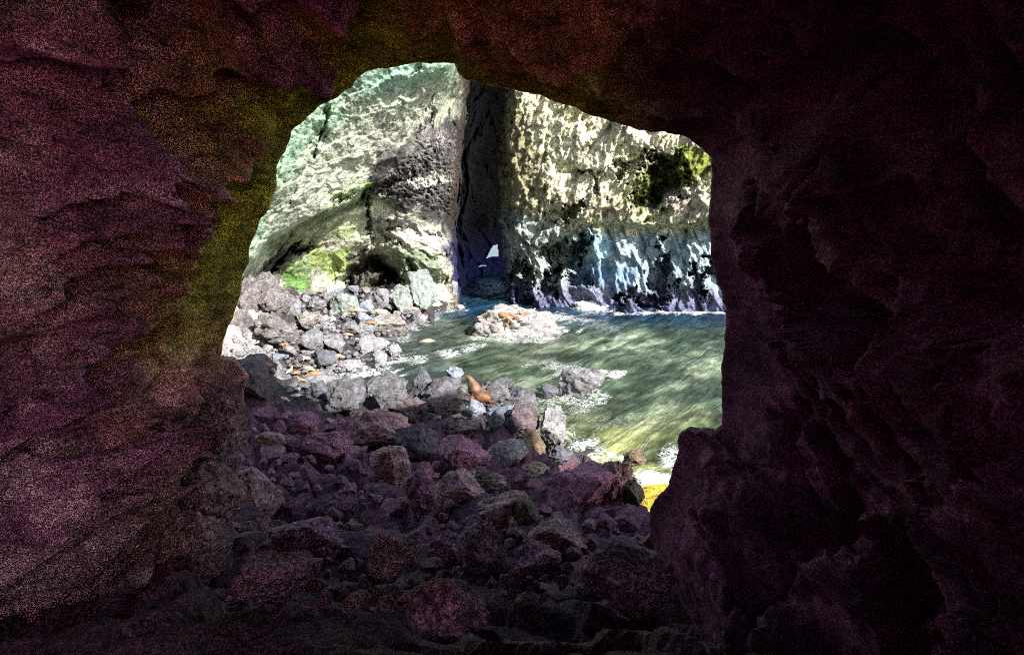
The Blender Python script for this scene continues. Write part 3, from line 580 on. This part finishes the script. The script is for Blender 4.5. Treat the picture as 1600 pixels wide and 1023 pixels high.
# fillers
def inpoly(x, y, poly): return polydist(np.array([x], float), np.array([y], float), poly)[0] > 0
def fill(poly, n, total, smin, smax, mats, label, group, tries=9000, over=.62, pw=1.6):
    xs = [p[0] for p in poly]; yy = [p[1] for p in poly]; lst = []; proto = [rockmesh(900+i, (1, 1, 1), False, 9, 1.1) for i in range(7)]; mesh_by = {}
    for _ in range(tries):
        if len(lst) >= total: break
        x, y = random.uniform(min(xs), max(xs)), random.uniform(min(yy), max(yy))
        if not inpoly(x, y, poly): continue
        w = smin+(smax-smin)*random.random()**pw; h = w*random.uniform(.6, .95)
        if any(((x-a)/((w+c_)/2))**2+((y-b_)/((h+d_)/2))**2 < over for a, b_, c_, d_, _y in placed): continue
        Y = ghit(x, y+.25*h); placed.append((x, y, w, h, Y)); lst.append((w, h, x, y, Y))
    lst.sort(reverse=True); SV, SF, so = [], [], 0
    for k_, (w, h, x, y, Y) in enumerate(lst):
        s_ = w/2*Y/F; i = random.randrange(7); mt = random.choice(mats); sc_ = (s_, s_*random.uniform(.8, 1.1), s_*h/w); eu = Euler((random.uniform(-.3, .3), random.uniform(-.3, .3), random.uniform(0, 6.3)))
        if k_ < n:
            if (i, mt) not in mesh_by: me = proto[i].copy(); me.materials.append(M[mt]); mesh_by[(i, mt)] = me
            o = bpy.data.objects.new('boulder', mesh_by[(i, mt)]); COL.objects.link(o); o.location = at(x, y, Y).tolist(); o.scale = sc_; o.rotation_euler = eu
            tag(o, label, 'boulder', group)
        else:
            co = np.empty(len(JV)*3, np.float32); proto[i].vertices.foreach_get('co', co); v = (co.reshape(-1, 3)*np.array(sc_))@np.array(eu.to_matrix()).T+at(x, y, Y); SV.append(v); SF.append(JF+so); so += len(v)
    if SV: tag(link('rubble', mesh_from('rubble', np.concatenate(SV), np.concatenate(SF)), M[mats[0]]), 'loose smaller stones filling the gaps of the '+group.replace('small boulders of the ', ''), 'rubble', kind='stuff')
fill([(395, 440), (480, 455), (560, 450), (640, 470), (650, 510), (620, 535), (600, 572), (540, 588), (480, 608), (440, 612), (400, 590), (360, 560), (372, 520)], 110, 190, 9, 26,
     ['grey', 'grey', 'warm', 'pale', 'blue', 'wet'], 'small grey boulder filling a gap between the larger boulders of the far beach', 'small boulders of the far beach', over=.48)
fill([(395, 640), (480, 650), (700, 660), (760, 690), (850, 745), (870, 800), (1000, 810), (1040, 850), (900, 930), (700, 950), (450, 950), (350, 820), (360, 700)], 90, 170, 14, 56,
     ['shade', 'shade', 'shadewarm'], 'dusky purple boulder in the shaded jumble below the sunlit ridge', 'small boulders of the shaded slope', over=.42, pw=1.1)
# cobbles: one uncountable sheet of pebbles
V, Fc, off = [], [], 0
bm = bmesh.new(); bmesh.ops.create_icosphere(bm, subdivisions=2, radius=1); KV = np.array([v.co[:] for v in bm.verts]); KF = np.array([[v.index for v in f.verts] for f in bm.faces]); bm.free()
cob = [(344, 556), (362, 528), (385, 522), (430, 530), (436, 556), (415, 580), (380, 580)]; cob2 = [(455, 500), (520, 490), (530, 515), (500, 520)]
for _ in range(900):
    x, y = random.uniform(340, 535), random.uniform(485, 585)
    if not (inpoly(x, y, cob) or inpoly(x, y, cob2)): continue
    Y = ghit(x, y); r_ = random.uniform(1.8, 5)*Y/F; n = RS.normal(size=(6, 3)); v = KV.copy()
    for q in n: q = q/np.linalg.norm(q); dd = v@q-.6; mm_ = dd > 0; v[mm_] -= np.outer(dd[mm_], q)
    v = v*r_*RS.uniform(.7, 1.3, 3)+at(x, y, Y)+[0, 0, r_*.4]; V.append(v); Fc.append(KF+off); off += len(v)
tag(link('cobbles', mesh_from('cobbles', np.concatenate(V), np.concatenate(Fc), smooth=False), M['pale']), 'loose white cobbles spread beside the tunnel edge on the far beach', 'cobbles', kind='stuff')

# ------------------------------------------------------------------ sea
xs = np.concatenate([np.linspace(-60, -26, 12), np.arange(-25, 40, .125), np.linspace(42, 400, 40)]); ysw = np.concatenate([np.arange(20, 62, .10), np.arange(62, 125, .2), np.linspace(128, 600, 30)])
YY, XX = np.meshgrid(ysw, xs, indexing='ij'); P0 = np.stack([XX, YY, 0*XX], -1)
dvec = np.array([.5, .87]); al = XX*dvec[0]+YY*dvec[1]; ac = -XX*dvec[1]+YY*dvec[0]
S1 = np.stack([al/9, ac/3.0, 0*al], -1); S2 = np.stack([al/3.0, ac/1.2, 0*al+4], -1)
Z = .32*fbm(S1, 3, 71)+.16*fbm(S2, 4, 72, .6)+.05*fbm(P0/.5, 3, 73)
inn = (XX < 41) & (XX > -26) & (YY < 126); Z = np.where(inn, Z, 0)
# screen-free water colour zones given in plan
near = sstep(YY, 34, 30)
far = sstep(YY+.15*XX+3*fbm(P0/6, 3, 74), 66, 76)
leftd = sstep(-XX+3*fbm(P0/5, 3, 75)-.06*(YY-40), 0.5, 6)*(1-far)
ol = np.array([.028, .044, .028]); ol2 = np.array([.115, .145, .10]); bl = np.array([.006, .022, .04]); dk = np.array([.022, .034, .030])
silt = sstep(fbm(np.stack([al/12, ac/5, 0*al+9], -1), 3, 76), -.15, .35)
wc = ol*(1-silt[..., None])+ol2*silt[..., None]
nr = sstep(YY+.3*XX+3*fbm(P0/5, 3, 92), 46, 36)[..., None]; wc = wc*(1-nr)+wc*np.array([1.6, 1.35, .8])*nr
wc = wc*(1-leftd[..., None])+dk*leftd[..., None]; wc = wc*(1-far[..., None])+bl*far[..., None]
G = gheight(XX[::4, ::4], YY[::4, ::4])
G = np.repeat(np.repeat(G, 4, 0), 4, 1)[:XX.shape[0], :XX.shape[1]]
foam = .30*sstep(G+.5*fbm(P0/3, 3, 79), -.14, .06)
for (px, py, w, h, Y) in placed:
    if Y < 24 or Y > 90: continue
    c_ = at(px, py, Y); zb = c_[2]-h/2*Y/F
    if zb > .5: continue
    rr = w/2*Y/F; d = np.hypot(XX-c_[0], (YY-c_[1])*1.0)-rr
    foam = np.maximum(foam, 
        .40*sstep(-d+.5*fbm(P0/1.2, 2, 80), -.4-.12*rr, -.0))
fnz = 1.1*fbm(np.stack([al/3, ac/1.1, 0*al+5], -1), 4, 78, .6)
def fblob(px, py, rx, ry, a, rot=0):
    global foam
    c_ = sea(px, py); u = (XX-c_[0])/rx; v = (YY-c_[1])/ry; foam = np.maximum(foam, a*sstep(1.25-np.sqrt(u*u+v*v)+fnz, 0, 1.1))
fblob(935, 482, 3.2, 2.5, .8); fblob(940, 510, 3, 7, .26); fblob(700, 552, 1.3, 2.2, .66); fblob(735, 545, 1.5, 3, .45); fblob(885, 497, 2.5, 4.5, .5); fblob(850, 516, 4, 2, .6); fblob(800, 529, 4, 1.0, .42)
fblob(1040, 489, 5, 2, .6); fblob(1110, 489, 4, 2, .75); fblob(985, 490, 3, 1.5, .55); fblob(900, 640, 2, 2, .3); fblob(905, 690, 1.4, 1.6, .5); fblob(960, 712, 3, .8, .55); fblob(1045, 712, 1.6, 2, .6); fblob(960, 660, 5, 3, .22)
fblob(640, 560, 2.5, 2.5, .5); fblob(580, 585, 3, 1.6, .66); fblob(560, 575, 3, 2, .62); fblob(690, 486, 3, 2.5, .5); fblob(950, 585, 1.5, 2, .62); fblob(880, 575, 3, 3, .36); fblob(1030, 560, 7, 5, .16); fblob(1080, 600, 5, 4, .14); fblob(1030, 748, 1.6, .8, 1.1)
Z = Z+.12*np.clip(foam-.45, 0, .4)
P0[..., 2] = Z
link('sea_water', mesh_from('sea_water', P0, grid_quads(*XX.shape), {'col': np.clip(wc, .005, 1), 'foam': foam.ravel()}), M['water']); tag(bpy.data.objects['sea_water'], kind='structure')
# wave bursting on the far wall
c_ = sea(935, 482); v = IV*(1+.35*fbm(IV*2.2, 4, 9, .65)+.12*ridged(IV*5, 3, 10))[:, None]*np.array([2.7, 1.3, .95]); v[:, 2] += .28*v[:, 0]*0
v2 = v+c_; tag(link('breaking_wave', mesh_from('breaking_wave', v2, IF), M['foam']), 'white wave bursting against the foot of the far right wall', 'wave', kind='stuff')

# ------------------------------------------------------------------ sea lions
def remeshed(bm_, vox, name):
    me = bpy.data.meshes.new(name); bm_.to_mesh(me); bm_.free(); o = bpy.data.objects.new(name, me); COL.objects.link(o)
    r = o.modifiers.new('r', 'REMESH'); r.mode = 'VOXEL'; r.voxel_size = vox; r.use_smooth_shade = True
    s_ = o.modifiers.new('s', 'SMOOTH'); s_.iterations = 3; s_.factor = .5
    dg = bpy.context.evaluated_depsgraph_get(); out = bpy.data.meshes.new_from_object(o.evaluated_get(dg)); bpy.data.objects.remove(o)
    for p in out.polygons: p.use_smooth = True
    out.name = name; return out
def tube(bm_, pts, n=18):
    """pts: (x,y,z, half width, half height); rings stand square to the path"""
    rings = []; P_ = [Vector(p[:3]) for p in pts]
    for i, p in enumerate(pts):
        t = (P_[min(i+1, len(pts)-1)]-P_[max(i-1, 0)]).normalized(); side = Vector((0, 1, 0)) if abs(t.y) < .8 else Vector((1, 0, 0))
        side = (side-t*side.dot(t)).normalized(); upv = t.cross(side)
        rings.append([bm_.verts.new(P_[i]+side*p[3]*math.cos(a)+upv*p[4]*math.sin(a)) for a in [2*math.pi*k/n for k in range(n)]])
    for a, b_ in zip(rings, rings[1:]):
        for k in range(n): bm_.faces.new((a[k], a[(k+1) % n], b_[(k+1) % n], b_[k]))
    bm_.faces.new(rings[0][::-1]); bm_.faces.new(rings[-1])
def sealion_mesh(kind):
    b_ = bmesh.new()
    if kind == 'bull':   # sits up, chest on the fore flippers, snout raised to -x
        tube(b_, [(.95, 0, .12, .10, .08), (.86, 0, .26, .30, .26), (.62, 0, .42, .50, .42), (.3, 0, .52, .56, .50), (.08, 0, .64, .50, .48), (-.04, 0, .80, .42, .42), (-.12, 0, .92, .45, .46), (-.2, 0, 1.12, .40, .41), (-.27, 0, 1.32, .31, .32), (-.33, 0, 1.48, .23, .24), (-.40, 0, 1.60, .20, .20), (-.50, 0, 1.68, .18, .17), (-.62, 0, 1.73, .12, .11), (-.74, 0, 1.75, .085, .075), (-.78, 0, 1.75, .05, .05)])
        for s_ in (-1, 1):
            tube(b_, [(-.05, s_*.34, .62, .12, .16), (-.18, s_*.48, .38, .09, .15), (-.26, s_*.56, .14, .06, .14), (-.42, s_*.66, .05, .05, .14), (-.6, s_*.72, .03, .035, .10)])
            tube(b_, [(1.0, s_*.12, .16, .08, .07), (1.2, s_*.2, .07, .10, .04), (1.42, s_*.26, .04, .12, .03)])
            tube(b_, [(-.36, s_*.17, 1.62, .03, .03), (-.31, s_*.22, 1.60, .015, .015)], 8)
        return remeshed(b_, .03, 'sea_lion_bull')
    if kind == 'flat':
        tube(b_, [(1.05, 0, .10, .06, .05), (.85, 0, .16, .16, .13), (.5, 0, .24, .27, .22), (.1, 0, .30, .34, .28), (-.3, 0, .30, .33, .28), (-.6, .03, .26, .24, .22), (-.82, .06, .20, .16, .16), (-.98, .08, .17, .12, .12), (-1.12, .1, .14, .07, .06)])
        for s_ in (-1, 1):
            tube(b_, [(-.35, s_*.22, .2, .1, .07), (-.2, s_*.45, .08, .10, .04), (-.05, s_*.62, .05, .07, .03)])
            tube(b_, [(.95, s_*.07, .09, .06, .04), (1.2, s_*.16, .05, .08, .03), (1.34, s_*.2, .04, .06, .02)])
    if kind == 'up':
        tube(b_, [(1.0, .1, .10, .06, .05), (.8, .06, .17, .16, .14), (.45, 0, .26, .28, .24), (.05, 0, .34, .34, .30), (-.28, 0, .46, .30, .28), (-.45, 0, .66, .22, .21), (-.52, 0, .84, .16, .16), (-.6, 0, .97, .12, .12), (-.74, 0, 1.02, .08, .075), (-.82, 0, 1.03, .05, .045)])
        for s_ in (-1, 1):
            tube(b_, [(-.2, s_*.22, .35, .1, .1), (-.3, s_*.38, .12, .06, .1), (-.48, s_*.46, .04, .04, .09)])
            tube(b_, [(.92, s_*.07+.08, .09, .06, .04), (1.2, s_*.16+.1, .05, .08, .03)])
    if kind == 'curl':
        tube(b_, [(.75, .55, .10, .06, .05), (.72, .36, .15, .15, .13), (.55, .1, .23, .26, .22), (.2, -.06, .30, .32, .28), (-.2, -.06, .30, .31, .28), (-.48, .08, .28, .22, .22), (-.62, .28, .24, .16, .16), (-.64, .44, .22, .12, .12), (-.6, .58, .19, .07, .06)])
        for s_ in (-1, 1): tube(b_, [(-.25, -.06+s_*.22, .2, .1, .07), (-.1, -.06+s_*.48, .07, .09, .04), (.02, -.06+s_*.6, .05, .06, .03)])
        tube(b_, [(.75, .5, .09, .08, .05), (.72, .8, .05, .09, .03)])
    return remeshed(b_, .035, 'sea_lion_'+kind)
bpy.context.view_layer.update()
SL = {k: sealion_mesh(k) for k in ('bull', 'flat', 'up', 'curl')}
dg = bpy.context.evaluated_depsgraph_get()
def hit(px, py):
    r = Vector(ray(px, py).tolist()).normalized(); ok_, loc, nrm, _, ob, _ = S.ray_cast(dg, Vector(CAM.tolist()), r); return (loc, nrm) if ok_ else (Vector(at(px, py, 50).tolist()), Vector((0, 0, 1)))
_mc = {}
def lion(px, py, L_, kind, rot, mat, label, group=None, tilt=0.0, dz=-.06, Y=None):
    if (kind, mat) not in _mc: me = SL[kind].copy(); me.materials.clear(); me.materials.append(M[mat]); _mc[(kind, mat)] = me
    loc = Vector(at(px, py, Y).tolist()) if Y else hit(px, py+L_*.12)[0]
    s_ = L_/2.15*loc.y/F if kind != 'bull' else L_/1.76*loc.y/F
    o = bpy.data.objects.new('sea_lion', _mc[(kind, mat)]); COL.objects.link(o); o.location = loc+Vector((0, 0, dz*s_*3)); o.scale = (s_,)*3
    o.rotation_euler = (0, tilt, rot); tag(o, label, 'sea lion', group); return o
lion(744, 629, 43, 'bull', -.25, 'furbull', 'large golden brown sea lion bull sitting upright with raised snout on the boulder ridge', None, Y=33.6, dz=0)
G4 = 'sea lions hauled out on the rock island'; G5 = 'sea lions resting among the boulders of the far beach'
LI = [(786, 490, 40, 'flat', 2.7, 'fur', 'big orange sea lion sprawled diagonally over the crest of the rock island', -.35), (760, 493, 34, 'flat', .2, 'furpale', 'pale orange sea lion lying on the left shoulder of the rock island', .1),
      (789, 503, 26, 'flat', 2.2, 'fur', 'orange sea lion sliding down the near face of the rock island', -.3), (802, 501, 22, 'curl', .6, 'furpale', 'curled cream sea lion halfway down the near face of the rock island', 0),
      (815, 489, 20, 'up', .5, 'furdark', 'brown sea lion with raised head right of the island crest', 0), (808, 496, 20, 'flat', -.4, 'furdark', 'dark sea lion lying in the hollow of the rock island', 0),
      (823, 488, 20, 'flat', 2.9, 'fur', 'left one of the two small sea lions at the right end of the island', 0), (831, 486, 20, 'up', 3.0, 'furpale', 'right one of the two small sea lions at the right end of the island', 0),
      (775, 500, 20, 'curl', 1.2, 'furdark', 'dark curled sea lion left of the sliding orange one', 0), (798, 489, 20, 'flat', .3, 'furdark', 'dark sea lion squeezed behind the big orange one', 0),
      (817, 497, 20, 'flat', 1.0, 'furpale', 'pale sea lion below the brown one with raised head', 0)]
for (px, py, l_, k_, r_, mt, lb, tl) in LI: lion(px, py, l_*.85, k_, r_, mt, lb, G4, tl)
LB = [(444, 536, 24, 'curl', .3, 'fur', 'orange sea lion curled on the tip of a grey boulder'), (424, 576, 30, 'flat', 2.4, 'furpale', 'cream sea lion draped over the top of the tall oval boulder'),
      (419, 569, 20, 'up', 1.0, 'fur', 'orange sea lion behind the tall oval boulder'), (449, 558, 22, 'flat', -.7, 'fur', 'orange sea lion lying head down on a slanting grey boulder'),
      (461, 566, 22, 'curl', 2.0, 'fur', 'rusty sea lion in the gap right of the slanting boulder'), (477, 558, 20, 'up', .4, 'furpale', 'pale sea lion with raised head left of the dark wet boulder'),
      (481, 573, 30, 'flat', 2.7, 'furpale', 'upper one of the two long golden sea lions stretched side by side'), (492, 581, 30, 'flat', 3.4, 'fur', 'lower one of the two long golden sea lions stretched side by side'),
      (464, 580, 22, 'curl', 1.1, 'fur', 'orange sea lion curled left of the two long golden ones'), (453, 578, 20, 'up', 4.2, 'furpale', 'cream sea lion sitting right beside the tall oval boulder'),
      (470, 592, 20, 'up', .2, 'fur', 'small orange sea lion at the left end of the flat ledge'), (442, 621, 28, 'flat', 2.8, 'furpale', 'larger one of the two cream sea lions on the pale low rock'),
      (456, 617, 18, 'flat', .2, 'furpale', 'smaller one of the two cream sea lions on the pale low rock'), (550, 483, 20, 'flat', 3.3, 'fur', 'left one of the two sea lions on the ledge under the pointed boulder'),
      (563, 483, 20, 'flat', .1, 'furpale', 'right one of the two sea lions on the ledge under the pointed boulder'), (594, 484, 26, 'flat', .1, 'furpale', 'pale sea lion lying alone along a flat boulder'),
      (577, 502, 22, 'flat', 3.0, 'fur', 'left one of the pair on the shoulder of the broad domed boulder'), (593, 503, 24, 'up', .1, 'furpale', 'right one of the pair on the shoulder of the broad domed boulder'),
      (542, 520, 22, 'flat', 2.9, 'furpale', 'single pale sea lion on a grey boulder in the middle of the beach'), (556, 534, 14, 'flat', .3, 'fur', 'tiny orange sea lion in the gap right of the round grey boulder'),
      (528, 554, 22, 'flat', 2.9, 'furpale', 'tan sea lion lying above the brown one near the foam'), (526, 564, 20, 'flat', 3.3, 'furdark', 'dark brown sea lion near the foaming shallows')]
for (px, py, l_, k_, r_, mt, lb) in LB: lion(px, py, l_, k_, r_, mt, lb, G5)
p = sea(668, 533); lion(668, 535, 30, 'flat', 3.1, 'furpale', 'cream sea lion swimming in the dark water right of the beach', None, Y=float(p[1]), dz=-.05)

# rod sticking out of the passage wall
b_ = bmesh.new(); c_ = at(1118, 402, 7.15); tube(b_, [(c_[0]+.12, c_[1], c_[2]-.01, .014, .014), (c_[0]-.13, c_[1], c_[2]+.012, .014, .014)], 12)
me = bpy.data.meshes.new('rod'); b_.to_mesh(me); b_.free()
rod = tag(link('rod', me, M['metal']), 'short dark rod sticking out of the tunnel edge over the sea', 'rod')
b_ = bmesh.new(); bmesh.ops.create_uvsphere(b_, u_segments=14, v_segments=10, radius=.022); me = bpy.data.meshes.new('rod_knob'); b_.to_mesh(me); b_.free()
link('knob', me, M['metal'], parent=rod, loc=(c_[0]-.13, c_[1], c_[2]+.012))

# ------------------------------------------------------------------ light
SUN = Vector((1.2, -1.4, 1.2)).normalized()
el = math.asin(SUN.z); rotz = math.atan2(SUN.x, SUN.y)
w = bpy.data.worlds.new('World'); S.world = w; w.use_nodes = True; nt = w.node_tree; bg = nt.nodes['Background']
sky = nt.nodes.new('ShaderNodeTexSky'); sky.sky_type = 'NISHITA'; sky.sun_disc = False; sky.sun_elevation = el; sky.sun_rotation = rotz
nt.links.new(sky.outputs[0], bg.inputs[0]); bg.inputs[1].default_value = .12
ld = bpy.data.lights.new('sun', 'SUN'); ld.energy = 5.0; ld.angle = math.radians(.5); ld.color = (1, .95, .87); lo = bpy.data.objects.new('sun', ld); COL.objects.link(lo)
lo.rotation_euler = (-SUN).to_track_quat('-Z', 'Y').to_euler()
cd = bpy.data.cameras.new('camera'); cam = bpy.data.objects.new('camera', cd); COL.objects.link(cam); cam.location = CAM.tolist()
cam.rotation_euler = (math.pi/2-PITCH, 0, 0); cd.sensor_width = 36; cd.lens = 36*F/1600; cd.clip_start = .05; cd.clip_end = 2000; S.camera = cam
S.view_settings.view_transform = 'Standard'; S.view_settings.look = 'None'; S.view_settings.exposure = 1.55; S.view_settings.gamma = 1
S.cycles.max_bounces = 6; S.cycles.diffuse_bounces = 5; S.cycles.use_denoising = False; S.cycles.pixel_filter_type = 'BLACKMAN_HARRIS'; S.cycles.filter_width = 1.0
